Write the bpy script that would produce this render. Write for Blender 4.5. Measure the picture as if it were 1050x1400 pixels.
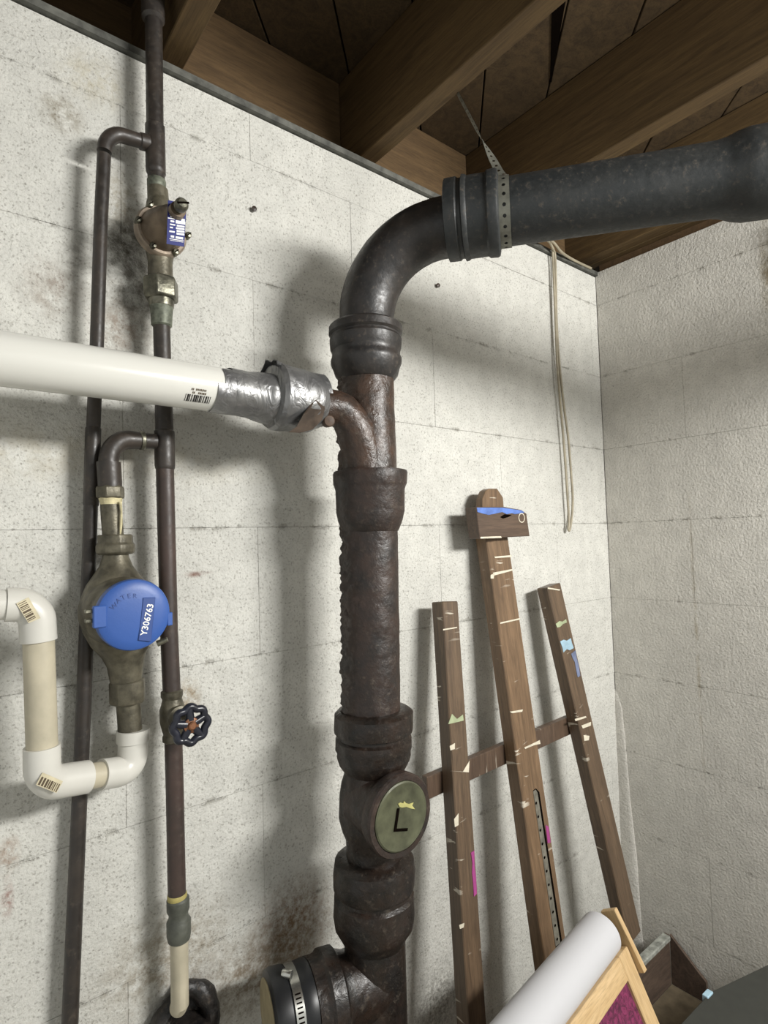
import bpy, bmesh, math, random
from mathutils import Vector, Matrix, noise

for o in list(bpy.data.objects):
    bpy.data.objects.remove(o, do_unlink=True)
S = bpy.context.scene
COL = S.collection
R = math.radians
random.seed(7)

# ------------------------------------------------------------------ camera
EYE = 1.14                                   # lens height above the floor
CAM = Vector((-1.4765, -0.8522, EYE))
FPX, YAW, PIT, ROLL = 789.5, 0.67931, 0.046555, -0.029996
_F = Vector((math.sin(YAW)*math.cos(PIT), math.cos(YAW)*math.cos(PIT), math.sin(PIT)))
_R0 = Vector((math.cos(YAW), -math.sin(YAW), 0)); _U0 = _R0.cross(_F)
_R = _R0*math.cos(ROLL)+_U0*math.sin(ROLL); _U = -_R0*math.sin(ROLL)+_U0*math.cos(ROLL)
cd = bpy.data.cameras.new('camera'); cam = bpy.data.objects.new('camera', cd); COL.objects.link(cam)
cd.sensor_fit = 'VERTICAL'; cd.sensor_height = 36; cd.lens = FPX/1400*36; cd.clip_start = .01
m = Matrix.Identity(4)
for i in range(3):
    m[i][0], m[i][1], m[i][2], m[i][3] = _R[i], _U[i], -_F[i], CAM[i]
cam.matrix_world = m
S.camera = cam

# ------------------------------------------------------------------ world, lamp, exposure
w = bpy.data.worlds.new('world'); S.world = w; w.use_nodes = True
w.node_tree.nodes['Background'].inputs[0].default_value = (.99, 1.0, .96, 1)
w.node_tree.nodes['Background'].inputs[1].default_value = .62
ld = bpy.data.lights.new('basement_lamp', 'AREA'); lo = bpy.data.objects.new('basement_lamp', ld); COL.objects.link(lo)
ld.shape = 'RECTANGLE'; ld.size = .62; ld.size_y = .18; ld.energy = 44; ld.color = (1.0, .988, .955)
lo.location = (-.42, -1.72, EYE+.53)
lo.rotation_euler = (Vector((-.66, 0, EYE-.25))-lo.location).to_track_quat('-Z', 'Y').to_euler()
S.view_settings.view_transform = 'Standard'; S.view_settings.look = 'None'
S.view_settings.gamma = 1; S.view_settings.use_curve_mapping = False
S.view_settings.exposure = 0.0

# ------------------------------------------------------------------ helpers
def ray(px, py): return _F+_R*((px-525)/FPX)+_U*((700-py)/FPX)
def at(px, py, y):                                  # point of the room seen at a pixel, y metres in front of the back wall
    d = ray(px, py); return CAM+d*((y-CAM.y)/d.y)
def atz(px, py, z):
    d = ray(px, py); return CAM+d*((z-CAM.z)/d.z)
def deep(px, py, dep): return CAM+ray(px, py)*dep
def depth(p): return (p-CAM).dot(_F)
def V(*a): return Vector(a)

WM = {}
def thing(name, label, cat, loc, group=None):
    o = bpy.data.objects.new(name, None); COL.objects.link(o); o.location = loc; o.empty_display_size = .05
    o['label'] = label; o['category'] = cat
    if group: o['group'] = group
    WM[o] = Matrix.Translation(Vector(loc)); return o
def tag(o, label, cat, kind=None, group=None):
    o['label'] = label; o['category'] = cat
    if kind: o['kind'] = kind
    if group: o['group'] = group
    return o
def link(name, me, mat, parent=None, mw=None, label=None):
    o = bpy.data.objects.new(name, me); COL.objects.link(o)
    if mat is not None and not me.materials: me.materials.append(mat)
    mw = mw or Matrix.Identity(4); WM[o] = mw
    if parent is not None:
        o.parent = parent; o.matrix_basis = WM[parent].inverted() @ mw
    else:
        o.matrix_basis = mw
    if label: o['label'] = label
    return o

class MB:
    def __init__(s): s.v = []; s.f = []
    def box(s, c, h, ax=None):
        ax = ax or (V(1,0,0), V(0,1,0), V(0,0,1)); c = Vector(c); b = len(s.v)
        for sz in (-1,1):
            for sy in (-1,1):
                for sx in (-1,1): s.v.append(c+ax[0]*h[0]*sx+ax[1]*h[1]*sy+ax[2]*h[2]*sz)
        s.f += [tuple(b+i for i in q) for q in ((0,2,3,1),(4,5,7,6),(0,1,5,4),(2,6,7,3),(0,4,6,2),(1,3,7,5))]; return s
    def prism(s, poly, off):                       # closed polygon extruded by a vector
        b = len(s.v); n = len(poly); s.v += [Vector(p) for p in poly]+[Vector(p)+off for p in poly]
        s.f.append(tuple(b+i for i in range(n))[::-1]); s.f.append(tuple(b+n+i for i in range(n)))
        for i in range(n): j = (i+1) % n; s.f.append((b+i, b+j, b+n+j, b+n+i))
        return s
    def tube(s, path, rad, seg=24, axis=None, caps=True, fn=None, closed=False, ref=None):
        path = [Vector(p) for p in path]; n = len(path)
        if not hasattr(rad, '__len__'): rad = [rad]*n
        b = len(s.v); u = None
        for i in range(n):
            if axis is not None: t = Vector(axis).normalized()
            elif closed: t = (path[(i+1) % n]-path[i-1]).normalized()
            else:
                t = (path[min(i+1, n-1)]-path[max(i-1, 0)]).normalized()
            if u is None:
                u = Vector(ref) if ref is not None else (V(0,0,1) if abs(t.z) < .9 else V(1,0,0))
            u = (u-t*u.dot(t)).normalized(); w_ = t.cross(u)
            for k in range(seg):
                a = 2*math.pi*k/seg; d = u*math.cos(a)+w_*math.sin(a); r_ = rad[i]
                if fn: r_ += fn(path[i]+d*r_, d)
                s.v.append(path[i]+d*r_)
        for i in range(n if closed else n-1):
            j = (i+1) % n
            for k in range(seg):
                k2 = (k+1) % seg; s.f.append((b+i*seg+k, b+i*seg+k2, b+j*seg+k2, b+j*seg+k))
        if caps and not closed:
            s.f.append(tuple(b+k for k in range(seg))[::-1]); s.f.append(tuple(b+(n-1)*seg+k for k in range(seg)))
        return s
    def ptube(s, pts, y, seg=28, **k):             # (px, py, half width in px) rows at y in front of the wall
        P = []; rr = []
        for i, q in enumerate(pts):
            p_ = at(q[0], q[1], q[3] if len(q) > 3 else y); P.append(p_); rr.append(q[2]*depth(p_)/FPX)
        return s.tube(P, rr, seg, **k)
    def lathe(s, o, ax, prof, seg=32, **k):        # profile rows (distance along the axis, radius)
        o = Vector(o); ax = Vector(ax).normalized()
        return s.tube([o+ax*t for t, _ in prof], [max(r_, 1e-5) for _, r_ in prof], seg, axis=ax, **k)
    def mesh(s, name, bevel=0, smooth=32, segs=1):
        me = bpy.data.meshes.new(name); bm = bmesh.new()
        vs = [bm.verts.new(v) for v in s.v]
        for f in s.f:
            try: bm.faces.new([vs[i] for i in f])
            except ValueError: pass
        bmesh.ops.recalc_face_normals(bm, faces=bm.faces)
        if bevel:
            bm.normal_update()
            es = [e for e in bm.edges if len(e.link_faces) == 2 and e.calc_face_angle(0) > .4]
            bmesh.ops.bevel(bm, geom=es, offset=bevel, segments=segs, affect='EDGES', profile=.5, clamp_overlap=True)
        bm.to_mesh(me); bm.free()
        if smooth:
            for p_ in me.polygons: p_.use_smooth = True
            me.set_sharp_from_angle(angle=R(smooth))
        return me
    def build(s, name, mat, parent=None, bevel=0, smooth=32, label=None, segs=1):
        return link(name, s.mesh(name, bevel, smooth, segs), mat, parent, None, label)

def bez(p0, p1, p2, n=8):                          # quadratic arc
    return [p0*(1-t)**2+p1*2*t*(1-t)+p2*t*t for t in [i/n for i in range(n+1)]]
def bend(p0, c, p1, n=10):                         # circular-like arc from p0 to p1 with corner c
    a = p0-c; b_ = p1-c; out = []
    for i in range(n+1):
        t = i/n*math.pi/2; out.append(c+a*(1-math.sin(t))+b_*(1-math.cos(t)))
    return out
def frame_board(name, mat, parent, p0, p1, wdir, w_, t_, bevel=.0015, label=None):
    """plank from p0 to p1 (centre line), its width along wdir"""
    p0 = Vector(p0); p1 = Vector(p1); z = (p1-p0); L = z.length; z.normalize()
    x = Vector(wdir); x = (x-z*x.dot(z)).normalized(); y = z.cross(x)
    mw = Matrix((( x.x, y.x, z.x, (p0.x+p1.x)/2), (x.y, y.y, z.y, (p0.y+p1.y)/2), (x.z, y.z, z.z, (p0.z+p1.z)/2), (0,0,0,1)))
    me = MB().box((0,0,0), (w_/2, t_/2, L/2)).mesh(name, bevel)
    return link(name, me, mat, parent, mw, label)

# ------------------------------------------------------------------ materials
def srgb(r_, g, b): 
    f = lambda c: ((c/255+.055)/1.055)**2.4 if c > 10 else c/255/12.92
    return (f(r_), f(g), f(b), 1)
class NT:
    def __init__(s, name):
        s.m = bpy.data.materials.new(name); s.m.use_nodes = True; s.t = s.m.node_tree; s.n = s.t.nodes
        s.b = s.n['Principled BSDF']
    def new(s, typ, **k):
        n = s.n.new(typ)
        for a, v in k.items(): setattr(n, a, v)
        return n
    def set(s, n, i, v):
        if isinstance(v, bpy.types.NodeSocket): s.t.links.new(v, n.inputs[i])
        else: n.inputs[i].default_value = v
    def pos(s, scale=(1,1,1), obj=False):
        src = s.new('ShaderNodeTexCoord').outputs['Object'] if obj else s.new('ShaderNodeNewGeometry').outputs['Position']
        mp = s.new('ShaderNodeMapping'); s.set(mp, 0, src); s.set(mp, 3, scale); return mp.outputs[0]
    def noise(s, vec, scale, detail=4, rough=.55, dist=0):
        n = s.new('ShaderNodeTexNoise'); s.set(n, 'Vector', vec); s.set(n, 'Scale', scale); s.set(n, 'Detail', detail)
        s.set(n, 'Roughness', rough); s.set(n, 'Distortion', dist); return n.outputs[0]
    def ramp(s, f, stops, interp='LINEAR'):
        n = s.new('ShaderNodeValToRGB'); s.set(n, 0, f); e = n.color_ramp.elements; n.color_ramp.interpolation = interp
        while len(e) < len(stops): e.new(.5)
        for el, (p_, c) in zip(e, stops):
            el.position = p_; el.color = c if hasattr(c, '__len__') else (c, c, c, 1)
        return n.outputs[0]
    def mix(s, f, a, b, mode='MIX'):
        n = s.new('ShaderNodeMix', data_type='RGBA', blend_type=mode); s.set(n, 0, f)
        s.set(n, 6, a); s.set(n, 7, b); return n.outputs[2]
    def math(s, op, a, b=0, c=0, clamp=False):
        n = s.new('ShaderNodeMath', operation=op, use_clamp=clamp); s.set(n, 0, a); s.set(n, 1, b)
        if op in ('MULTIPLY_ADD',): s.set(n, 2, c)
        return n.outputs[0]
    def bump(s, h, strength=.3, dist=.002, prev=None):
        n = s.new('ShaderNodeBump'); s.set(n, 'Height', h); s.set(n, 'Strength', strength); s.set(n, 'Distance', dist)
        if prev is not None: s.set(n, 'Normal', prev)
        s.t.links.new(n.outputs[0], s.b.inputs['Normal']); return n.outputs[0]
    def out(s, col=None, rough=None, metal=None, spec=None):
        if col is not None: s.set(s.b, 'Base Color', col)
        if rough is not None: s.set(s.b, 'Roughness', rough)
        if metal is not None: s.set(s.b, 'Metallic', metal)
        if spec is not None: s.set(s.b, 'Specular IOR Level', spec)
        return s.m
    def blob(s, centre, rad, soft=1.0):            # 1 inside a soft ball, 0 outside
        g = s.new('ShaderNodeNewGeometry').outputs['Position']
        d = s.new('ShaderNodeVectorMath', operation='SUBTRACT'); s.set(d, 0, g); s.set(d, 1, tuple(centre))
        k = s.new('ShaderNodeVectorMath', operation='DIVIDE'); s.set(k, 0, d.outputs[0]); s.set(k, 1, rad if hasattr(rad, '__len__') else (rad,)*3)
        l = s.new('ShaderNodeVectorMath', operation='LENGTH'); s.set(l, 0, k.outputs[0])
        return s.math('SUBTRACT', 1, l.outputs['Value'], clamp=True)

def simple(name, c, rough=.5, metal=0, vary=.12, nscale=40, bump=0, bscale=200, spec=.5):
    t = NT(name); p_ = t.pos(); n = t.noise(p_, nscale, 5)
    dk = tuple(x*(1-vary*2) for x in c[:3])+(1,); lt = tuple(min(1, x*(1+vary)) for x in c[:3])+(1,)
    t.out(t.ramp(n, [(.3, dk), (.7, lt)]), rough, metal, spec)
    if bump: t.bump(t.noise(p_, bscale, 4), bump, .0015)
    return t.m

def wall_mat(name, base, pits, bumps, stains, lump=42):
    t = NT(name); p_ = t.pos()
    big = t.noise(p_, 3.2, 5, .6); mid = t.noise(p_, 26, 5, .6)
    dk = tuple(x*.86 for x in base[:3])+(1,)
    c = t.mix(t.ramp(big, [(.35, 0), (.68, 1)]), dk, base)
    c = t.mix(t.ramp(mid, [(.40, .35), (.60, 0)]), c, tuple(x*.70 for x in base[:3])+(1,))
    # unpainted pits: small cells, only some of them open
    wob = t.new('ShaderNodeTexNoise'); t.set(wob, 'Vector', p_); t.set(wob, 'Scale', 170); t.set(wob, 'Detail', 2)
    vo = t.new('ShaderNodeTexVoronoi', feature='F1'); t.set(vo, 'Vector', t.mix(.006, p_, wob.outputs[1])); t.set(vo, 'Scale', 230)
    cell = t.new('ShaderNodeSeparateColor'); t.set(cell, 0, vo.outputs['Color'])
    dens = t.ramp(t.noise(p_, 6, 3), [(.3, .45*pits), (.72, pits)])
    openm = t.math('LESS_THAN', cell.outputs[0], dens)
    size = t.math('MULTIPLY_ADD', cell.outputs[1], .30, .08)
    hole = t.math('MULTIPLY', openm, t.math('LESS_THAN', vo.outputs['Distance'], size))
    c = t.mix(t.math('MULTIPLY', hole, .34), c, srgb(84, 78, 64))
    fine = t.noise(p_, 260, 3, .65)
    c = t.mix(t.ramp(fine, [(.52, 0), (.68, .40)]), c, srgb(118, 113, 102))
    # worn paint along the mortar courses
    sx = t.new('ShaderNodeSeparateXYZ'); t.set(sx, 0, p_)
    zz = t.math('MULTIPLY_ADD', t.noise(p_, 9, 3), .010, t.math('ADD', sx.outputs[2], -(EYE+L1)-.005+5*C))
    fr_ = t.math('ABSOLUTE', t.math('SUBTRACT', t.math('FRACT', t.math('ADD', t.math('DIVIDE', zz, C), .5)), .5))
    line = t.math('MULTIPLY', t.ramp(fr_, [(.006, 1), (.030, 0)]), t.ramp(t.noise(p_, 34, 5, .7), [(.53, 0), (.62, 1)]))
    c = t.mix(t.math('MULTIPLY', line, .46), c, srgb(104, 98, 84))
    for centre, rad, col, amt, ns in stains:
        m_ = t.math('MULTIPLY', t.ramp(t.blob(centre, rad), [(0, 0), (.75, 1)]), t.ramp(t.noise(p_, ns, 5, .7), [(.38, 0), (.60, 1)]))
        c = t.mix(t.math('MULTIPLY', m_, amt), c, col)
    t.out(c, .78, 0, .25)
    h = t.math('MULTIPLY_ADD', hole, -.8, t.math('MULTIPLY', t.noise(p_, 165, 4, .65), bumps))
    h = t.math('MULTIPLY_ADD', line, -.6, h)
    b1 = t.bump(t.noise(p_, lump, 2, .5), (.34 if lump < 60 else .22)*bumps, .006*42/lump*1.3)
    t.bump(h, .9, .0028, b1)
    return t.m

def iron_mat(name, c0, c1, rough=.5, rust=.5, bump=.5, ns=30):
    t = NT(name); p_ = t.pos(); n = t.noise(p_, ns, 6, .65); n2 = t.noise(p_, 110, 5, .7)
    c = t.mix(t.ramp(n, [(.5-.3*rust, 0), (.78, 1)]), c0, c1)
    c = t.mix(t.ramp(n2, [(.56, 0), (.72, .5)]), c, srgb(92, 82, 70))
    t.out(c, t.ramp(n2, [(.3, rough-.12), (.7, rough+.18)]), 0, .5)
    b1 = t.bump(t.noise(p_, 45, 4), bump, .003); t.bump(n2, bump*.8, .0012, b1)
    return t.m

def wood_mat(name, c0, c1, scale=(14, 14, 1.1), obj=True, rough=.65, knots=0, smear=None, gl=.35):
    t = NT(name); p_ = t.pos(scale, obj)
    n = t.noise(p_, 4.5, 6, .6, 1.2); n2 = t.noise(t.pos(tuple(x*9 for x in scale), obj), 4, 3, .5)
    c = t.mix(t.ramp(n, [(.34, 0), (.66, 1)]), c0, c1)
    c = t.mix(t.ramp(n2, [(.45, 0), (.75, .45)]), c, tuple(x*.45 for x in c0[:3])+(1,))
    if smear:
        q = t.pos((14, 20, 95), True); s1 = t.noise(q, 1.0, 3, .5, .5); s2 = t.noise(t.pos((9, 9, 9), True), 1.3, 2)
        mk = t.math('MULTIPLY', t.ramp(s1, [(.66, 0), (.69, 1)]), t.ramp(s2, [(.49, 0), (.58, .85)]))
        c = t.mix(mk, c, smear)
    t.out(c, rough, 0, gl); t.bump(n2, .15, .001); return t.m

Z = lambda z: EYE+z
SILL = .7165; C = .2032; L1 = .025
def wp(px, py): return at(px, py, 0)
BROWN = srgb(108, 96, 70); GRIME = srgb(78, 72, 60); RUST = srgb(120, 78, 30)
st_back = [
 (wp(85,156), (.034,.05,.034), BROWN, .75, 60), (wp(70,395), (.05,.05,.05), srgb(120,102,86), .6, 50),
 (wp(165,275), (.035,.05,.06), srgb(126,112,82), .6, 70), (wp(170,330), (.055,.05,.06), GRIME, .85, 40),
 (wp(185,400), (.06,.05,.09), GRIME, .75, 40), (wp(165,450), (.05,.05,.05), srgb(120,98,78), .6, 60),
 (wp(105,350), (.03,.05,.05), GRIME, .5, 50), (wp(258,955), (.022,.05,.035), srgb(138,116,80), .8, 90),
 (wp(400,1270), (.09,.05,.10), srgb(116,84,48), .85, 90), (wp(350,1330), (.13,.05,.08), srgb(110,92,66), .8, 70),
 (wp(230,1310), (.12,.05,.09), srgb(120,106,82), .7, 60), (wp(12,1170), (.014,.05,.030), RUST, 1.0, 30),
 (wp(10,1230), (.008,.05,.03), srgb(120,60,40), .7, 90), (wp(270,785), (.03,.05,.006), srgb(120,84,70), .8, 30),
 (wp(600,1370), (.09,.05,.10), srgb(88,84,74), .7, 120), (wp(130,110), (.06,.05,.05), srgb(168,158,130), .5, 60),
 (wp(90,620), (.4,.05,.05), srgb(176,164,136), .35, 30),
]
MW = wall_mat('painted_block', srgb(214,213,206), .5, 1.0, st_back)
st_right = [((0,-.415,Z(.58)), (.05,.02,.16), srgb(126,112,84), .8, 30), ((0,-.22,Z(-.3)), (.05,.006,.5), srgb(150,138,112), .5, 30)]
MWR = wall_mat('painted_block_smooth', srgb(214,211,203), .10, 1.25, st_right, 95)
M_mortar = simple('mortar', srgb(176,170,152), .9, 0, .2, 60, .4)
M_floor = simple('concrete_floor', srgb(160,156,145), .9, 0, .06, 12, .3, 60)  # unseen floor, tone raised to bounce light up to the joists
M_joist = wood_mat('joist_wood', srgb(78,61,38), srgb(102,82,52), (16,1.0,16), False, .75)
M_block = wood_mat('blocking_wood', srgb(80,62,40), srgb(100,79,52), (1.2,14,14), False, .75)
M_plank = wood_mat('subfloor_wood', srgb(66,53,36), srgb(88,71,48), (8,8,4), False, .85)
M_sill = wood_mat('sill_wood', srgb(80,62,42), srgb(98,76,52), (1,14,14), False, .8)
M_flash = simple('grey_sealer', srgb(92,92,86), .7, 0, .3, 50, .4, 120)
M_crack = simple('dark_split', srgb(14,9,6), .95, 0, .1, spec=.03)
M_iron = iron_mat('painted_cast_iron', srgb(36,39,40), srgb(50,51,50), .48, .2, .25)
M_ironelb = iron_mat('cast_iron_elbow', srgb(36,35,35), srgb(54,48,44), .40, .35, .35)
M_rust = iron_mat('rusty_cast_iron', srgb(36,31,29), srgb(64,48,40), .40, .45, .8)
M_rust2 = iron_mat('orange_rust', srgb(42,36,32), srgb(78,57,44), .34, .6, 1.0, 40)
M_wetrust = iron_mat('dark_wet_iron', srgb(25,22,20), srgb(50,37,29), .34, .35, .7)
M_crust = iron_mat('rust_crust', srgb(36,32,28), srgb(74,60,46), .8, .5, 1.0, 90)
M_copper = iron_mat('tarnished_copper', srgb(44,40,37), srgb(66,58,51), .42, .3, .12, 22)
M_copper2 = iron_mat('brown_copper', srgb(56,47,43), srgb(74,58,52), .45, .3, .15, 22)
M_brass = simple('dull_brass', srgb(104,99,84), .45, .4, .3, 60, .3, 250)
M_bronze = simple('bronze', srgb(112,98,82), .45, .45, .25, 50, .2, 250)
M_flange = simple('bronze_flange', srgb(150,136,120), .48, .4, .2, 60, .2, 250)
M_steel = simple('old_steel', srgb(120,118,104), .38, .75, .35, 70, .3, 200)
M_green = simple('corroded_copper', srgb(112,116,102), .55, .3, .35, 90, .4, 200)
M_solder = simple('pipe_dope', srgb(206,196,156), .7, 0, .2, 80, .5, 200)
M_pvc = simple('white_pvc', srgb(212,211,204), .2, 0, .015, 6)
M_pvcold = simple('aged_pvc', srgb(188,180,158), .42, 0, .10, 25, .08)
M_pvcfit = simple('white_pvc_fitting', srgb(208,206,198), .34, 0, .03, 20)
def tape_mat():
    t = NT('duct_tape'); p_ = t.pos()
    t.out(t.ramp(t.noise(p_, 30, 4), [(.3, srgb(112,112,113)), (.7, srgb(150,150,149))]), .40, .7)
    b1 = t.bump(t.noise(t.pos((1,1,.5)), 55, 3, .5, 1.5), .5, .006); t.bump(t.noise(p_, 400, 2), .1, .0005, b1); return t.m
M_tape = tape_mat()
M_flap = simple('tape_backing', srgb(74,62,52), .6, .1, .25, 60, .4, 100)
M_label = simple('label_paper', srgb(206,196,166), .6, 0, .12, 60)
M_ink = simple('black_ink', srgb(34,32,30), .6, 0, .1)
M_inkb = simple('brown_ink', srgb(86,72,54), .6, 0, .1)
M_blue = simple('blue_plastic', srgb(52,88,158), .42, 0, .06, 12, .08, 300)
M_blued = simple('blue_plastic_deep', srgb(44,72,134), .45, 0, .05, 12)
M_white = simple('white_paint', srgb(238,238,234), .5, 0, .02)
M_tagblue = simple('navy_tag', srgb(36,44,112), .4, 0, .08)
M_wheel = simple('navy_enamel', srgb(34,36,46), .28, 0, .2, 60)
M_nut = simple('copper_nut', srgb(134,92,66), .4, .5, .3, 80, .3)
M_rubber = simple('black_rubber', srgb(26,27,29), .38, 0, .2, 40)
M_tar = iron_mat('black_tar', srgb(20,19,19), srgb(48,42,38), .4, .3, 1.0, 50)
M_chrome = simple('clamp_steel', srgb(200,200,194), .22, .95, .08)
M_cover = simple('green_cover', srgb(86,88,68), .42, .15, .22, 50, .25, 120)
M_yellow = simple('yellow_smear', srgb(178,174,110), .6, 0, .15)
M_strap = simple('galvanised_strap', srgb(126,126,116), .5, .5, .15, 60)
M_cable = simple('cream_cable', srgb(160,151,130), .55, 0, .12, 40)
M_easel = wood_mat('stained_easel_wood', srgb(96,76,56), srgb(128,103,78), (18,18,1.3), True, .42, smear=srgb(206,198,182), gl=.5)
M_easel3 = wood_mat('worn_easel_wood', srgb(82,67,53), srgb(108,89,70), (18,18,1.3), True, .40, smear=srgb(200,192,176), gl=.5)
M_easel2 = wood_mat('dark_easel_wood', srgb(76,61,50), srgb(98,80,66), (1.3,18,18), True, .42, smear=srgb(196,188,172), gl=.5)
M_esteel = simple('easel_rack_metal', srgb(142,138,126), .45, .5, .2, 80)
M_pink = simple('pink_paint', srgb(158,66,128), .5, 0, .1)
M_bluep = simple('blue_paint', srgb(92,124,196), .45, 0, .2, 40)
M_lblue = simple('pale_blue_paint', srgb(160,190,206), .45, 0, .15, 40)
M_cream = simple('cream_paint', srgb(214,206,186), .5, 0, .1, 60)
M_gpaint = simple('pale_green_paint', srgb(168,178,142), .5, 0, .15, 40)
M_paper = simple('white_paper', srgb(190,190,193), .75, 0, .01, 10)
M_pine = wood_mat('pine', srgb(186,156,112), srgb(206,178,136), (14,14,1.2), True, .5)
def felt():
    t = NT('burgundy_board'); p_ = t.pos(); n = t.noise(t.pos((1,1,1)), 70, 4, .6, 2)
    t.out(t.ramp(n, [(.35, srgb(70,18,46)), (.62, srgb(128,42,84))]), .8); t.bump(n, .8, .006); return t.m
M_felt = felt()
M_binin = wood_mat('dark_bin_wood', srgb(72,60,52), srgb(96,80,68), (2,12,12), False, .7)
M_bingrey = simple('dusty_grey_rim', srgb(158,160,152), .6, 0, .3, 60, .5, 150)
M_table = simple('charcoal_top', srgb(52,53,48), .8, 0, .06, 60)

# ------------------------------------------------------------------ setting
XL, YN = -2.3, -2.6
wb = MB().box(((XL+.2)/2, .104, (Z(SILL))/2), ((.2-XL)/2, .1, Z(SILL)/2)).build('wall_back', MW)
tag(wb, 'white painted concrete block wall behind the pipes', 'wall', 'structure')
wr = MB().box((.104, (YN)/2+.002, Z(SILL+.012)/2), (.1, -YN/2, Z(SILL+.012)/2)).build('wall_right', MWR)
tag(wr, 'grey white block wall meeting the corner on the right', 'wall', 'structure')
fl = MB().box(((XL+.2)/2, (YN+.2)/2, -.05), ((.2-XL)/2, (.2-YN)/2, .05)).build('floor', M_floor)
tag(fl, 'pale concrete basement floor out of view, lightened for bounce', 'floor', 'structure')

cache = {}
def block_mesh(wd, ht, mat):
    k = (round(wd, 3), round(ht, 3), mat.name)
    if k not in cache:
        cache[k] = MB().box((0, .018, 0), (wd/2, .018, ht/2)).mesh('concrete_block', .0006, 25); cache[k].materials.append(mat)
    return cache[k]
def lay_blocks(parent, mat, a0, a1, place, phase, top):
    k = -9; J = .0003
    while True:
        z0 = L1+k*C; z1 = min(z0+C, top)
        if z0 >= top-.01: break
        if Z(z1) > .02:
            z0 = max(z0, -EYE+.001)
            x = a1-(phase if k % 2 else phase+.2032) % .4064
            edges = [a1]
            while x > a0: 
                if x < a1-.02: edges.append(x)
                x -= .4064
            edges.append(a0)
            for b_, a_ in zip(edges, edges[1:]):
                if b_-a_ < .03: continue
                me = block_mesh(b_-a_-J, z1-z0-J, mat)
                link('concrete_block', me, None, parent, place((a_+b_)/2, Z((z0+z1)/2)))
        k += 1
rnd = lambda s: random.uniform(-s, s)
lay_blocks(wb, MW, XL, -.0005, lambda x, z: Matrix.Translation((x, rnd(.0004), z)) @ Matrix.Rotation(rnd(.0004), 4, 'X') @ Matrix.Rotation(rnd(.0004), 4, 'Z'), .2376, SILL-.001)
RZ = Matrix.Rotation(-math.pi/2, 4, 'Z')
lay_blocks(wr, MWR, YN, -.0005, lambda y, z: Matrix.Translation((rnd(.0004), y, z)) @ Matrix.Rotation(rnd(.0004), 4, 'Y') @ RZ, .22, SILL+.011)

# painted mortar flare running down the corner
P = []; prof = [(940,.003),(965,.008),(1010,.010),(1080,.013),(1160,.017),(1240,.020),(1330,.022)]
mb = MB(); seg = 9
for i, (py, r_) in enumerate(prof):
    zz = at(846+(py-940)*.06, py, 0).z
    for k in range(seg):
        a = math.pi/2*k/(seg-1); q = V(-math.cos(a)*r_*.5, -math.sin(a)*r_*2.2, zz)
        q += V(-1,-1,0)*noise.noise(q*30)*.004
        if k == 0: q.y = .004
        if k == seg-1: q.x = .004
        mb.v.append(q)
for i in range(len(prof)-1):
    for k in range(seg-1): mb.f.append((i*seg+k, i*seg+k+1, (i+1)*seg+k+1, (i+1)*seg+k))
mb.build('corner_patch', MWR, wr)

# sill and ceiling
tr = MB().box(((XL)/2, .07, Z(SILL+.006)), (-XL/2, .078, .0055)).build('trim_1', M_flash)
tag(tr, 'grey sealed strip along the top of the block wall', 'trim', 'structure')
t2 = MB().box(((XL)/2, .078, Z(SILL+.026)), (-XL/2, .050, .0135)).build('trim_2', M_sill)
tag(t2, 'wooden sill plate on top of the block wall under the joists', 'trim', 'structure')
t3 = MB().box((.112, YN/2, Z(SILL+.0265)), (.088, -YN/2, .0135)).build('trim_3', M_sill)
tag(t3, 'dark wooden sill plate on top of the grey white wall', 'trim', 'structure')
JB, JT = .757, .95
ce = MB().box(((XL+.25)/2, (YN+.3)/2, Z(JT+.036)), ((.25-XL)/2, (.3-YN)/2, .014)).build('ceiling', M_plank)
tag(ce, 'open basement ceiling of brown joists and diagonal boards', 'ceiling', 'structure')
def jbox(name, x0, x1, y0, y1, z0, z1, mat):
    me = MB().box((0,0,0), ((x1-x0)/2, (y1-y0)/2, (z1-z0)/2)).mesh(name, .0015)
    return link(name, me, mat, ce, Matrix.Translation(((x0+x1)/2, (y0+y1)/2, Z((z0+z1)/2))))
for x in (-1.96, -1.575, -1.19, -.80, -.418): jbox('joist', x, x+.038, YN, .17, JB, JT-.001, M_joist)
jbox('joist', -.04, -.002, YN, .17, JB, JT-.001, M_joist)
jbox('joist', .002, .15, YN, .17, JB, JT-.001, M_joist)
for x0, x1, y in ((-1.151,-.801,.09), (-.761,-.419,.09), (-.379,-.041,.065)):
    jbox('blocking', x0, x1, y, y+.038, SILL+.041, JT-.002, M_block)
jbox('rim_joist', XL, .15, .171, .209, SILL+.041, JT, M_block)
U = -.745-.1385*9; q2 = .70710678
while U < 1.9:
    c0 = U+.069                                        # (x-y)/sqrt2 of the plank centre
    lo_, hi_ = -9, 9                                   # v=(x+y)/sqrt2 ; x=(v+u)/sqrt2, y=(v-u)/sqrt2
    for lim0, lim1, sg in ((XL, .17, 1), (YN, .2, -1)):
        lo_ = max(lo_, lim0/q2-sg*c0); hi_ = min(hi_, lim1/q2-sg*c0)
    if hi_-lo_ > .15:
        vm = (lo_+hi_)/2; x, y = (vm+c0)*q2, (vm-c0)*q2
        me = MB().box((0,0,0), ((hi_-lo_)/2, .0675, .0095)).mesh('subfloor_plank', .001)
        link('subfloor_plank', me, M_plank, ce, Matrix.Translation((x, y, Z(JT+.0105+rnd(.0008)))) @ Matrix.Rotation(math.pi/4, 4, 'Z'))
    U += .1385
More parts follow.
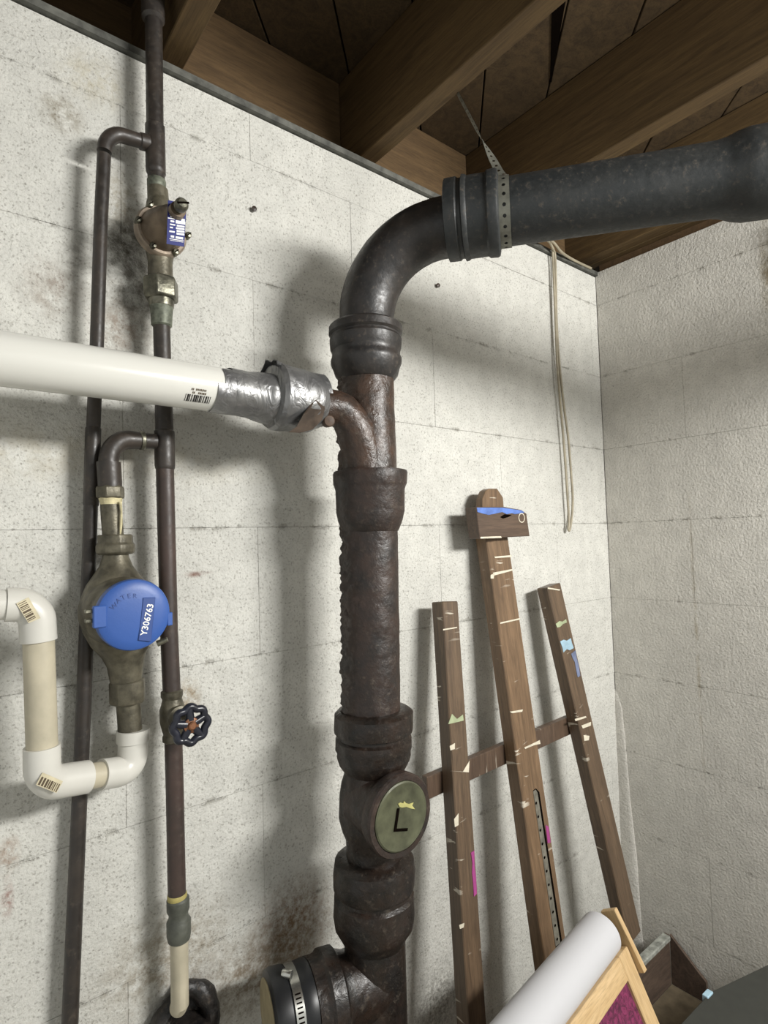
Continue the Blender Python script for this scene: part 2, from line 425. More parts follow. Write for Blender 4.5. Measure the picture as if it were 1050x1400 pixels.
# tapering split along one board seam
a, b_ = atz(766, -20, Z(JT)), atz(753, 112, Z(JT)); dx = V(.006, -.006, 0)
MB().prism([a-dx*1.6, a+dx*1.6, b_+dx*.2, b_-dx*.2], V(0,0,-.001)).build('split', M_crack, ce)

# ------------------------------------------------------------------ drain stack
SY = -.15
def crust_noise(q, k=60): return noise.noise(q*k)*.6+noise.noise(q*k*2.3)*.4
st = thing('drain_stack', 'tall rusty black cast iron drain stack with elbow and pipe under the joists', 'drain pipe', at(518,1300,SY)*1)
LEFT = Vector((-.778, .628, 0))
def rough(amp): return lambda q, d: noise.noise(q*42)*amp+noise.noise(q*120)*amp*.5
def crusty(q, d):
    s = max(0, d.dot(LEFT)-.45)/.55
    return noise.noise(q*40)*.0008+s*max(0, crust_noise(q, 70)+.25)*.0105+s*max(0, crust_noise(q+V(3,1,2), 190))*.003
def vert(name, rows, mat, fn=None, seg=40, sub=1, label=None):
    rr = []
    for (a, b_) in zip(rows, rows[1:]):
        n = max(1, int(abs(b_[1]-a[1])/sub)) if sub > 1 else 1
        for i in range(n): rr.append(tuple(a[j]+(b_[j]-a[j])*i/n for j in range(3)))
    rr.append(rows[-1])
    return MB().ptube(rr, SY, seg, axis=(0,0,-1), fn=fn).build(name, mat, st, label=label)
XA = lambda py: 500+(py-450)*.0206
# horizontal run
A = at(502, 440, SY); A.x = -.933; HZ = Z(.468); d = V(.585,-.811,0).normalized()
Rb = .128; top = V(-.933, SY, HZ)
arc = bend(V(-.933, SY, HZ-Rb), V(-.933, SY, HZ), top+d*Rb, 18)
path = [V(-.933, SY, Z(.30))]+arc+[top+d*(Rb+.05)]
MB().tube(path, [.0425]*3+[.0435]*(len(path)-3), 40, fn=rough(.0006)).build('elbow', M_ironelb, st)
P1 = deep(702, 289, .84); P2 = deep(982, 246, .775); dh = (P2-P1).normalized()
def on(t): return P1+dh*t
hub0 = -.098
MB().lathe(P1, dh, [(hub0,.046),(hub0+.002,.0565),(hub0+.018,.0570),(hub0+.021,.0545),(hub0+.025,.0545),(hub0+.027,.0585),(hub0+.031,.0580),(hub0+.034,.0560),(hub0+.060,.0560),(hub0+.063,.0585),(hub0+.074,.0590),(hub0+.077,.0575),(hub0+.079,.047)], 44, fn=rough(.0004)).build('hub', M_iron, st)
MB().lathe(P1, dh, [(hub0+.06,.0460),(.0,.0462),(.10,.0462),(.20,.0463),(.262,.0468),(.275,.049),(.288,.054),(.30,.0565),(.345,.0570),(.347,.0605),(.42,.061),(.421,.0),], 44, fn=rough(.0003)).build('pipe', M_iron, st)
MB().lathe(P1, dh, [(.421,.048),(1.2,.048)], 32).build('pipe', M_iron, st)
# vertical run, top to bottom
vert('hub', [(500,444,40),(500,446,47),(500,449,50),(500,458,50.5),(500,461,47.5),(500,463,47.5),(500,466,49.5),(500,478,48.5),(500.5,482,46.5),(500.5,488,46.5),(501,492,48.5),(501,498,48.5),(501,504,46),(501.5,514,43),(502,521,37)], M_ironelb, rough(.0007))
vert('pipe', [(502,512,36),(503,560,36.5),(504,610,37.5),(505,650,38)], M_rust2, crusty, 64, 3)
vert('hub', [(506,644,38),(506,645,50),(506,648,51),(506,662,50.5),(506,665,49),(506,670,47.5),(506.5,700,47),(506.5,712,44),(506.5,724,39.5),(507,727,37.5)], M_rust, rough(.001))
vert('pipe', [(506.5,715,37),(507,760,37.5),(508,860,38),(509,985,38.8)], M_rust, crusty, 72, 2.5)
vert('hub', [(511,968,40),(511,970,49),(511,974,53.5),(511,994,54),(511,999,53),(511,1001,48.5),(511,1005,48.5),(511,1008,52),(511,1021,52),(511,1026,50),(511,1032,50.5),(511,1039,48.5),(511.5,1047,44),(512,1053,40)], M_wetrust, rough(.0014), 48)
vert('cleanout_body', [(512,1046,41),(512,1056,42),(512,1068,45),(512,1085,48),(512,1115,48.5),(512,1130,45),(512,1142,40),(512,1158,38.5),(512,1180,38.5)], M_wetrust, rough(.0012), 48)
vert('hub', [(511.5,1167,39),(511.5,1169,48),(511.5,1174,54),(511.5,1188,56),(511.5,1207,55.5),(511.5,1211,54),(511.5,1213,50.5),(511.5,1218,50.5),(511.5,1222,54.5),(511.5,1246,55.5),(511.5,1262,53.5),(511.5,1272,47),(512,1282,42)], M_wetrust, rough(.0014), 48)
# the stack goes on down to the floor below the picture
bx = at(513,1300,SY); pz = [bx.z+.06, bx.z-.1, bx.z-.28, .0]
MB().tube([V(bx.x, SY, z) for z in (bx.z+.06, bx.z-.02, bx.z-.2, .001)], [.0445]*4, 48, fn=rough(.0012)).build('pipe', M_wetrust, st)
# branch under the tape
b0 = at(499, 648, SY-.004); b1 = at(489, 545, -.168); b2 = at(436, 558, -.152)
MB().tube(bez(b0, b1, b2, 14)+[b2+(b2-b1)*.15], [.034,.033,.032,.031,.030,.029,.028,.027]+[.0262]*8, 28, fn=lambda q, dd: max(0, crust_noise(q, 80))*.003).build('branch', M_rust2, st)
pl = at(449, 576, -.182); MB().lathe(pl, (-.3,-.9,-.1), [(-.01,.008),(.004,.0085),(.006,.007),(.007,.0)], 14).build('plug', simple('tan_plug', srgb(80,62,48), .6, 0, .25, 100), st)
# scabs hanging off the left flank
mb = MB()
for i in range(120):
    py = random.choice([random.uniform(585,640), random.uniform(735,975), random.uniform(735,975)])
    an = random.gauss(0, .28); ax = LEFT*math.cos(an)+V(-.628,-.778,0)*math.sin(an)
    r_ = random.uniform(.0025, .0075); c_ = at(XA(py)+3.5, py, SY)+ax*(.0425+r_*.1)
    b = len(mb.v); nn = 5
    mb.v += [c_+ax*r_*random.uniform(.5,1.1)]
    for k in range(nn):
        th = 2*math.pi*k/nn; mb.v.append(c_+V(-.628,-.778,0)*math.cos(th)*r_*random.uniform(.7,1.3)+V(0,0,1)*math.sin(th)*r_*random.uniform(.7,1.7)-ax*r_*.5)
    for k in range(nn): mb.f.append((b, b+1+k, b+1+(k+1) % nn))
o = mb.build('rust_crust', M_crust, st, smooth=0); o['kind'] = 'stuff'
# cleanout boss facing out from the wall
cc = at(549, 1116, -.222); BY = V(0,-1,0); co = cc-BY*.075
MB().lathe(co, BY, [(-.0,.046),(.050,.0475),(.056,.055),(.062,.0565),(.072,.0565),(.075,.0545),(.075,.0475),(.073,.0475),(.073,.0)], 48, fn=rough(.0009)).build('cleanout_boss', M_rust, st)
cv = MB().lathe(co, BY, [(.070,.0465),(.0755,.0465),(.077,.0445),(.0765,.0425),(.0765,.0)], 48).build('cover', M_cover, st, label='green brass cleanout cover with an L mark')
def oncover(px, py): return at(px, py, cc.y-.0025)
def strip(name, px0, w_, mat, parent, y, t_=.0008):
    mb = MB(); a, b_ = at(*px0[0], y), at(*px0[1], y); dd = (b_-a).normalized(); n_ = V(0,-1,0).cross(dd)*w_
    mb.prism([a-n_, a+n_, b_+n_, b_-n_], V(0,-t_,0)); return mb.build(name, mat, parent)
strip('mark', ((544.5,1105),(540,1136)), .0021, M_crack, cv, cc.y-.0020)
strip('mark', ((538.5,1135),(557,1134)), .0018, M_crack, cv, cc.y-.0019)
pts = [(544,1099),(547,1097),(551,1098),(552,1095),(555,1098),(559,1099),(565,1097),(563,1101),(567,1106),(561,1105),(555,1103),(549,1104),(546,1103)]
MB().prism([at(*q, cc.y-.0019) for q in pts], V(0,-.0008,0)).build('smear', M_yellow, cv)
# capped side branch near the floor
ba = at(514, 1338, SY); BX = V(-.95,.24,0).normalized()
MB().lathe(ba, BX, [(0,.046),(.045,.048),(.058,.053),(.062,.0585),(.080,.059),(.084,.0555),(.090,.0545),(.100,.0545),(.102,.049),(.112,.049)], 44, fn=rough(.0012)).build('side_branch', M_wetrust, st)
cp = MB().lathe(ba, BX, [(.100,.050),(.101,.0535),(.106,.0545),(.117,.0535),(.119,.0525),(.133,.0525),(.135,.0550),(.150,.0560),(.156,.054),(.159,.048),(.159,.0)], 48).build('rubber_cap', M_rubber, st)
MB().lathe(ba, BX, [(.1590,.0),(.1590,.046),(.1600,.046),(.1605,.044),(.1605,.0)], 40).build('cap_face', simple('tan_rubber_face', srgb(150,138,108), .6, 0, .15, 40), cp)
hc = MB().lathe(ba, BX, [(.1200,.0528),(.1200,.0545),(.1325,.0545),(.1325,.0528)], 56, caps=False).build('hose_clamp', M_chrome, st)
sd = V(-.10,-.12,1).normalized(); c_ = ba+BX*.126+sd*.058
MB().lathe(c_-V(.35,-.2,0).normalized()*.01, V(.6,-.8,0), [(0,.0),(0,.0050),(.003,.0058),(.012,.0058),(.0135,.005),(.0135,.0)], 16).build('screw', M_chrome, hc)
mb = MB()
for k in range(13):
    th = R(-12+k*5.2); n_ = (V(.1,-.95,0)*math.cos(th)+V(0,0,1)*math.sin(th)); n_ = (n_-BX*n_.dot(BX)).normalized(); tt = BX.cross(n_)
    mb.box(ba+BX*.1262+n_*.0546, (.0036,.0009,.0004), (BX, tt, n_))
mb.build('slots', M_crack, hc)

# ------------------------------------------------------------------ perforated hanger strap
hs = thing('hanger_strap', 'perforated grey metal strap looped around the black pipe below the joist', 'strap', P1)
def perforated(name, path, wdir, width, pitch, hole, mat, parent, nrm=None, th=.0008):
    """flat band with round holes, laid along a path; wdir(i) gives the width direction"""
    L = [0]
    for a, b_ in zip(path, path[1:]): L.append(L[-1]+(b_-a).length)
    def P(s_):
        s_ = min(max(s_, 0), L[-1])
        for i in range(len(L)-1):
            if s_ <= L[i+1]: 
                f = (s_-L[i])/max(1e-9, L[i+1]-L[i]); return path[i].lerp(path[i+1], f), wdir[i].lerp(wdir[i+1], f).normalized(), (path[i+1]-path[i]).normalized()
    n = max(1, int(L[-1]/pitch)); pt = L[-1]/n; mb = MB(); N = 12
    for side in (0, 1):
        for c_ in range(n):
            b = len(mb.v); s0 = (c_+.5)*pt
            for rr_ in (0, 1):
                for k in range(N):
                    th_ = 2*math.pi*(k+.5)/N; cs, sn = math.cos(th_), math.sin(th_)
                    if rr_ == 0: du, dv = cs*hole, sn*hole
                    else:
                        g = min(pt/2/max(abs(cs), 1e-6), width/2/max(abs(sn), 1e-6)); du, dv = cs*g, sn*g
                        if k in (1, 4, 7, 10): du, dv = math.copysign(pt/2, cs), math.copysign(width/2, sn)
                    p_, w_, t_ = P(s0+du); nn = t_.cross(w_).normalized()
                    mb.v.append(p_+w_*dv+nn*(th*(side-.5)))
            for k in range(N): k2 = (k+1) % N; mb.f.append((b+k, b+k2, b+N+k2, b+N+k) if side else (b+k, b+N+k, b+N+k2, b+k2))
    return mb.build(name, mat, parent)
sc = on(-.012); rS = .0478
u_ = V(0,0,1); v_ = dh.cross(u_)          # around the pipe
ring = []; 
for k in range(41):
    th = R(-4)+2*math.pi*k/40*.992; ring.append(sc+(u_*math.cos(th)+v_*math.sin(th))*rS)
perforated('band', ring, [dh]*len(ring), .0155, .0138, .0026, M_strap, hs)
t0 = sc+u_*rS; jp = V(-.7605, -.20, Z(.762)); tpath = [t0+V(0,0,-.001), t0+V(-.001,.001,.008), t0+V(-.002,.006,.016)]
e = tpath[-1]
for k in range(1, 9): tpath.append(e.lerp(jp, k/8))
wd = [dh, dh, dh*.95+V(0,.1,.1)]+[(dh*(1-min(1,k/4))+V(.55,.78,.3)*min(1,k/4)).normalized() for k in range(1, 9)]
perforated('hanger_tail', tpath, wd, .0125, .0138, .0024, M_strap, hs)
jn = [jp, V(-.7605,-.2,Z(.80))]
perforated('hanger_end', jn, [V(0,1,0)]*2, .015, .0138, .0026, M_strap, hs)
sp = t0+V(0,0,.004); vd = (CAM-sp).normalized()
MB().lathe(sp, V(-.5,-.75,.25), [(-.010,.003),(.002,.003),(.002,.0048),(.005,.0042),(.0065,.0)], 16).build('bolt', M_chrome, hs)

# ------------------------------------------------------------------ white PVC drain with taped joint
pv = thing('pvc_pipe', 'thick glossy white pvc pipe running sideways into the taped stack joint', 'pipe', at(0,490,-.15))
PZ = Z(.1976); px0 = V(-2.25,-.15,PZ); px1 = V(at(330,536,-.15).x, -.15, PZ); PR = .0285
MB().tube([px0, px1], PR, 48).build('pipe_body', M_pvc, pv)
def cyl(xx, th, r_=PR+.0004): return V(xx, -.15-math.cos(th)*r_, PZ+math.sin(th)*r_)
def ang(px, py):                                     # angle on the pipe seen at a pixel
    best = None
    for k in range(-90, 91):
        for_ = R(k); 
        xx = at(px, py, -.15-math.cos(for_)*PR).x; q = cyl(xx, for_); dd = q-CAM
        sx = 525+FPX*dd.dot(_R)/dd.dot(_F); sy = 700-FPX*dd.dot(_U)/dd.dot(_F); e_ = abs(sy-py)+abs(sx-px)
        if best is None or e_ < best[0]: best = (e_, xx, for_)
    return best[1:]
xa, ta = ang(253, 543); xb, tb = ang(287, 546)
lb = MB(); x_ = xa; random.seed(3)
while x_ < xb:
    w_ = random.choice([.0007,.0012,.0019]); g = [cyl(x_, ta+.17), cyl(x_+w_, ta+.17), cyl(x_+w_, ta-.17), cyl(x_, ta-.17)]
    lb.prism(g, V(0,-.0002,0)); x_ += w_+random.choice([.0006,.001,.0015])
bc = lb.build('barcode', M_ink, pv, smooth=0)
tx = MB()
for row, off in ((0,.26),(1,.40)):
    x_ = xa+.006
    while x_ < xb-.006:
        w_ = random.choice([.0012,.0016,.0009]); 
        if random.random() > .2: tx.prism([cyl(x_, ta+off+.045), cyl(x_+w_, ta+off+.045), cyl(x_+w_*.8, ta+off-.045), cyl(x_, ta+off-.045)], V(0,-.0002,0))
        x_ += w_+.0007
tx.build('small_print', M_inkb, pv, smooth=0)
# duct tape
xt = lambda px: at(px, 495+.19*px*.77, -.15).x
def wr_(amp): return lambda q, dd: (noise.noise(q*38)*.7+noise.noise(V(q.x*90, q.y*25, q.z*25))*.6)*amp
def taped(name, rows, amp, mat, parent, y=-.15, sub=6, seg=56):
    rr = []
    for a, b_ in zip(rows, rows[1:]):
        for i in range(sub): rr.append([a[j]+(b_[j]-a[j])*i/sub for j in range(4)])
    rr.append(list(rows[-1]))
    return MB().tube([V(a[0], a[2], a[3]) for a in rr], [a[1] for a in rr], seg, axis=(1,0,0), fn=wr_(amp), caps=False).build(name, mat, parent)
X = lambda px: at(px, 540, -.165).x
# thin first wraps, stepped along the cut edge
def patch(name, x0, x1, t0_, t1_, r_, mat, parent, skew=0):
    mb = MB(); n = 20
    for i in range(n+1):
        th = t0_+(t1_-t0_)*i/n
        for xx in (x0+skew*i/n, x1): mb.v.append(cyl(xx, th, r_)); mb.v.append(cyl(xx, th, r_-.0006))
    for i in range(n):
        b = 4*i; mb.f += [(b,b+2,b+6,b+4), (b+1,b+5,b+7,b+3), (b,b+4,b+5,b+1), (b+2,b+3,b+7,b+6)]
    return mb.build(name, mat, parent)
tp = taped('duct_tape', [(X(318),.0298,-.150,PZ),(X(330),.0301,-.150,PZ),(X(346),.0306,-.150,PZ-.001),(X(356),.0325,-.150,PZ-.002),(X(368),.0340,-.152,PZ-.003),(X(373),.0345,-.152,PZ-.003),(X(375),.042,-.154,PZ+.000),(X(380),.0455,-.155,PZ+.001),(X(392),.0450,-.156,PZ-.000),(X(408),.0440,-.157,PZ-.001),(X(424),.0415,-.158,PZ-.002),(X(436),.0365,-.158,PZ-.001),(X(439),.028,-.158,PZ-.001)], .0016, M_tape, pv)
patch('tape_end', X(303), X(332), R(-8), R(52), PR+.0012, M_tape, tp)
patch('tape_end', X(291), X(332), R(-100), R(2), PR+.0016, M_tape, tp, .002)
# torn curl standing up and the peeled flap
cu = []; 
for i in range(9): cu.append(i/8)
mb = MB()
for i in range(11):
    th = R(55+i*7); r_ = .0455+.004*math.sin(i/10*math.pi)
    for xx, rr_ in ((X(372)+.001*math.sin(i*2), r_+.003*math.sin(i*1.3)), (X(384), r_-.001)):
        mb.v.append(V(xx, -.155-math.cos(th)*rr_, PZ+math.sin(th)*rr_)); mb.v.append(V(xx, -.155-math.cos(th)*(rr_-.001), PZ+math.sin(th)*(rr_-.001)))
for i in range(10):
    b = 4*i; mb.f += [(b,b+2,b+6,b+4),(b+1,b+5,b+7,b+3),(b,b+4,b+5,b+1),(b+2,b+3,b+7,b+6)]
mb.build('tape_curl', M_tape, tp)
fl_ = [(437,536,-.192),(441,560,-.196),(437,575,-.188),(424,588,-.180),(410,592,-.178),(394,591,-.178),(405,584,-.190),(415,566,-.199),(428,548,-.199)]
mb = MB(); poly = [at(*q) for q in fl_]; mb.prism(poly, V(.003,-.0015,.001)); mb.build('tape_flap', M_flap, tp)
patch('tape_end', X(411), X(440), R(8), R(60), .0440, M_tape, tp, .001)

# ------------------------------------------------------------------ copper riser
CY = -.045
cr = thing('copper_riser', 'long brown copper riser pipe standing right of the blue meter', 'pipe', at(245,1225,CY))
def cpart(name, rows, mat, parent=None, y=CY, seg=28, fn=None, label=None, axis=(0,0,-1)):
    return MB().ptube(rows, y, seg, axis=axis, fn=fn).build(name, mat, parent or cr, label=label)
cpart('pipe', [(207,-150,11.5),(209.5,0,11.3),(211,90,11.2),(212,176,11.2)], M_copper)
cpart('coupling', [(208,-60,15.5),(209.5,26,15),(210,30,11)], M_copper)
cpart('tee', [(212,171,11),(212,173,12.8),(213,232,13),(213.5,237,12.5),(213.5,239,11)], M_copper)
cpart('pipe', [(213.5,238,11.2),(214,262,11.4)], M_copper)
cpart('solder_ring', [(214,246,11.6),(214,248,12.5),(214,256,12.2),(214,258,11.6)], M_green)
cpart('adapter', [(215,257,11),(215.5,259,13.5),(216.5,275,14),(217.5,290,14.5)], M_brass)
cpart('solder_ring', [(220.3,416,15),(220.5,418,15.8),(221,430,14.2),(221,445,13.6),(221.2,447,11.5)], M_green)
cpart('pipe', [(221,443,11.2),(222.5,500,11.2),(224,560,11.6),(225,596,11.8)], M_copper)
cpart('tee', [(224.7,588,11.5),(224.8,590,13.2),(225.5,636,13.4),(225.6,640,12.9),(225.7,642,11.8)], M_copper)
cpart('pipe', [(225.5,640,11.8),(231,860,11.7),(235,950,11.7)], M_copper2)
cpart('pipe', [(237,1005,11.7),(239,1080,11.8),(242,1228,11.9)], M_copper2)
cpart('thread_ring', [(242,1221,12.2),(242.2,1223,13),(242.2,1228,13),(242.3,1230,12)], simple('yellow_tape_ring', srgb(172,160,98), .6, 0, .15, 60))
cpart('coupling', [(243,1226,12.5),(243.3,1229,15),(243.6,1243,15),(244,1248,12.8),(244,1254,13),(244.3,1259,16),(244.6,1276,16),(244.8,1284,14.5),(244.8,1286,12)], simple('grey_green_fitting', srgb(86,88,80), .5, .1, .2, 60, .3))
a = at(245, 1282, CY); b_ = at(246, 1374, CY)
MB().tube([a, b_, b_+V(0,.006,-.006)], .0116, 28).build('white_pipe', M_pvcold, cr, label='cream white pipe end below the grey coupling')
# arm of the upper tee belongs to the thin line
tl = thing('thin_copper_pipe', 'thin dark copper pipe with an elbow at its top left of the riser', 'pipe', at(96,1395,-.06))
r9 = .0080
e0 = at(206,197,CY); corner = at(143,178,CY); dn = at(142.5,215,CY)
arm = bend(e0.lerp(corner, .62), corner, corner.lerp(dn, .8), 8)
MB().tube([e0, e0.lerp(corner,.3)]+arm, [.0095,.0095]+[.0098]*(len(arm)-1)+[.0092], 24).build('elbow', M_copper, tl)
MB().ptube([(203,196,11),(192,193,11),(190,192.5,9)], CY, 24).build('collar', M_copper, tl)
MB().ptube([(142.3,212,8.8,-.045),(138,300,8.8,-.043),(132.5,470,8.9,-.039),(127,600,9,-.034),(122,760,9,-.026),(115,950,9.6,-.022),(108,1110,9.8,-.022),(96,1390,10.6,-.024),(84,1700,11,-.026),(78,1838,11.4,-.027)], -.08, 24).build('pipe', M_copper, tl)
MB().ptube([(127.6,584,9,-.0345),(127.5,586,10,-.0345),(124.5,690,10,-.029),(124.4,692,9,-.029)], -.07, 24).build('coupling', M_copper, tl)

# black tarred sleeve where the riser enters the wall
sl = thing('wall_sleeve', 'black tarred sleeve around the white pipe end at the wall', 'pipe sleeve', at(246,1385,-.02))
ctr = at(249,1398,-.010); pth = []
for k in range(40):
    th = 2*math.pi*k/40; pth.append(ctr+V(math.cos(th)*.036, -.003-.010*abs(math.cos(th)), math.sin(th)*(.046 if math.cos(th) > 0 else .040)))
MB().tube(pth, [.013+.004*noise.noise(q*40) for q in pth], 16, closed=True, fn=rough(.004)).build('tar_ring', M_tar, sl)
MB().lathe(at(249,1398,0), (0,-1,0), [(-.004,.046),(.010,.042),(.012,.0)], 32).build('tar_bed', M_tar, sl)
MB().lathe(at(248,1412,-.002), V(0,-1,0), [(-.002,.034),(.035,.032),(.055,.029),(.066,.020),(.070,.0)], 28, fn=rough(.006)).build('cavity_shade_lump', M_tar, sl)  # black lump added for the darkness of the cavity under the pipe end

# ------------------------------------------------------------------ pressure regulator
rc = at(221, 316, -.062)
rg = thing('pressure_regulator', 'round bronze pressure regulator with a blue tag on the riser', 'valve', rc)
MB().ptube([(217,270,12.5),(217.5,278,16),(218.5,300,20),(219,330,22),(219,350,17.5),(219,360,16),(219.5,384,16.3)], CY, 32, axis=(0,0,-1)).build('body', M_brass, rg)
FN = V(0,-1,0)
MB().lathe(rc, FN, [(-.014,.030),(-.010,.0345),(-.002,.0352),(.001,.034),(.003,.0325)], 44, fn=rough(.0003)).build('flange', M_flange, rg)
MB().lathe(rc, FN, [(.001,.0290),(.004,.0288),(.012,.0270),(.024,.0235),(.036,.0190),(.044,.0165),(.049,.0125),(.058,.0105),(.066,.0100)], 40).build('bell', M_bronze, rg)
MB().lathe(rc, FN, [(.060,.0060),(.072,.0060),(.0725,.0082),(.078,.0086),(.081,.0078),(.083,.0055),(.0835,.0)], 28).build('adjusting_screw', M_steel, rg)
mb = MB().box(rc+FN*.0835, (.0078,.0006,.0011), (V(.95,0,.3).normalized(), V(0,-1,0), V(-.3,0,.95).normalized())); mb.build('screw_slot', M_crack, rg)
for (px, py) in ((188.7,301),(205,280),(209,336),(240,345),(257,322)):
    q = at(px, py, -.066); ob = MB().lathe(q, FN, [(-.006,.0042),(.003,.0042),(.0045,.0036),(.0055,.0)], 12).build('bolt', M_steel, rg)
    MB().box(q+FN*.0052, (.0034,.0007,.0006), (V(.7,0,.7), V(0,1,0), V(-.7,0,.7))).build('bolt_slot', M_crack, ob)
ty = -.119
quad = [at(229.5,274,ty), at(255,279,ty), at(251.5,337.5,ty), at(227.5,333.5,ty)]
tg = MB().prism(quad, V(0,-.0008,0)).build('tag', M_tagblue, rg, label='blue printed tag')
o_ = quad[0]; ex = quad[1]-quad[0]; ez = quad[3]-quad[0]
def tagrect(u0, v0, u1, v1): return [o_+ex*u+ez*v+V(0,-.0008,0) for u, v in ((u0,v0),(u1,v0),(u1,v1),(u0,v1))]
mb = MB()
for q in ((.42,.27,.86,.33),(.10,.30,.36,.33),(.14,.35,.38,.38),(.02,.40,.38,.42),(.50,.36,.62,.41),(.72,.37,.92,.43),(.44,.43,.95,.50),(.16,.45,.36,.49),(.14,.53,.42,.56),(.50,.53,.92,.57),(.14,.60,.30,.63),(.46,.59,.92,.63),(.50,.65,.92,.69),(.12,.69,.40,.725),(.50,.71,.92,.755),(.20,.795,.38,.84),(.46,.80,.86,.85),(.14,.87,.90,.885),(.18,.905,.88,.915)):
    mb.prism(tagrect(*q), V(0,-.0003,0))
mb.build('tag_print', M_white, tg, smooth=0)
# union below the regulator
un = thing('union_nut', 'hexagonal grey union nut under the bronze regulator', 'pipe fitting', at(220,412,CY))
MB().ptube([(220,381,20),(220,384,23.5),(220.5,408,23.5),(220.7,411,21)], CY, 6, axis=(0,0,-1)).build('hex_nut', M_steel, un, bevel=.001, smooth=25)
MB().ptube([(220,396,17),(220.5,412,17),(220.7,420,16),(220.8,422,14)], CY, 28, axis=(0,0,-1)).build('tailpiece', M_steel, un)

# ------------------------------------------------------------------ gate valve
gv = thing('gate_valve', 'dull gate valve with scalloped navy handwheel on the riser', 'valve', at(236,975,CY))
MB().ptube([(235,943,12),(235,945,14.5),(235,951,14.5),(235.3,955,12.8),(235.7,962,14.5),(236,970,17),(236.3,985,17),(236.7,997,14.5),(237,1003,12.8),(237,1006,14.3),(237.2,1012,14.3),(237.2,1014,12)], CY, 32, axis=(0,0,-1)).build('valve_body', M_brass, gv)
gc = at(237, 976, CY); MB().lathe(gc, FN, [(0,.013),(.018,.013),(.020,.0155),(.026,.0155),(.028,.0105),(.042,.0095),(.046,.0055),(.070,.0045)], 28).build('bonnet', M_brass, gv)
wc = gc+FN*.064; pth = []
for k in range(96):
    th = 2*math.pi*k/96; r_ = .0214+.0015*math.cos(8*th); pth.append(wc+V(math.cos(th)*r_, 0, math.sin(th)*r_))
hw = MB().tube(pth, [.0049]*96, 12, closed=True)
for k in range(5):
    th = 2*math.pi*(k+.30)/5; dd = V(math.cos(th), 0, math.sin(th)); hw.tube([wc+dd*.006, wc+dd*.021], [.0058,.0046], 12)
hw.lathe(wc, FN, [(-.005,.0098),(.0005,.0105),(.0025,.0095)], 24)
hwo = hw.build('handwheel', M_wheel, gv)
MB().lathe(wc, FN, [(.002,.0098),(.0038,.0098),(.0044,.0090),(.0050,.0052),(.0078,.0050),(.009,.0035),(.009,.0)], 24).build('nut', M_nut, hwo)

# ------------------------------------------------------------------ water meter and its brass tails
wm = thing('water_meter', 'brass water meter with round blue lid hanging beside the riser', 'water meter', at(161,925,-.050))
MY = -.050
def mpart(name, rows, mat, seg=32, bevel=0, smooth=40, fn=None): return MB().ptube(rows, MY, seg, axis=(0,0,-1), fn=fn).build(name, mat, wm, bevel, smooth)
mpart('case', [(158,756,16),(158,762,17),(158.5,774,21),(159,786,29),(160,798,38),(160.5,815,45),(161,836,47),(163,860,45),(166,880,38),(169,896,28),(171,910,23),(172,925,21),(172.5,936,19)], M_brass, fn=rough(.0006))
mc = at(160.5, 834, MY)
MB().lathe(mc, FN, [(-.035,.030),(-.025,.040),(-.005,.0455),(.012,.0460),(.024,.0445),(.036,.0425),(.040,.0405),(.060,.0400),(.066,.0400)], 48).build('register_ring', M_brass, wm)
ld_ = MB().lathe(mc, FN, [(.060,.0408),(.064,.0420),(.072,.0424),(.0755,.0412),(.0775,.038),(.0790,.030),(.0800,.015),(.0802,.0)], 64).build('lid', M_blue, wm, label='round blue plastic lid stamped Y306763')
LY = mc.y-.0795
hx = MB().box(at(136,843,LY+.004), (.0072,.004,.0125)); hx.build('hinge', M_blue, ld_, .001)
for py in (835.5, 848.5): MB().box(at(125.5,py,LY+.008), (.0075,.003,.0022)).build('hinge_pin', M_steel, wm, .0008)
MB().box(at(231.5,846,LY+.006), (.0032,.003,.0080)).build('tab', M_blue, ld_, .0008)
MB().tube([at(215,880,-.098), at(229,874,-.103)], [.004,.003], 12).build('lug', M_steel, wm)
plq = [(195,817),(212,816.5),(206,877),(188.5,875.5)]
MB().prism([at(*q, LY+.0008) for q in plq], V(0,-.0022,0)).build('number_plate', M_blued, ld_, .0006)
def text(body, size, mat, parent, c0, xdir, ydir, name, ext=.0002, bold=0):
    cu_ = bpy.data.curves.new(name, 'FONT'); cu_.body = body; cu_.size = size; cu_.extrude = ext; cu_.align_x = 'CENTER'; cu_.align_y = 'CENTER'; cu_.offset = bold; cu_.resolution_u = 3
    to = bpy.data.objects.new('t_', cu_); COL.objects.link(to); dg = bpy.context.evaluated_depsgraph_get()
    me = bpy.data.meshes.new_from_object(to.evaluated_get(dg)); bpy.data.objects.remove(to)
    x = Vector(xdir).normalized(); y = Vector(ydir); y = (y-x*y.dot(x)).normalized(); z = x.cross(y)
    mw = Matrix(((x.x,y.x,z.x,c0.x),(x.y,y.y,z.y,c0.y),(x.z,y.z,z.z,c0.z),(0,0,0,1))); me.materials.clear()
    return link(name, me, mat, parent, mw)
up = at(207,825,LY)-at(197,868,LY); lf = at(190,845,LY)-at(204,847,LY)
text('Y306763', .0105, M_white, ld_, at(201.5,847,LY-.0018), up, lf, 'number', bold=.00018)
for ch, px, py, rot in (('W',156,829,42),('A',162,821.5,33),('T',168.5,817,22),('E',176.5,815.2,8),('R',184.3,815,-4)):
    a_ = R(rot); text(ch, .0080, M_blued, ld_, at(px,py,LY+.0003), V(math.cos(a_),0,math.sin(a_)), V(-math.sin(a_),0,math.cos(a_)), 'letter', .0006)
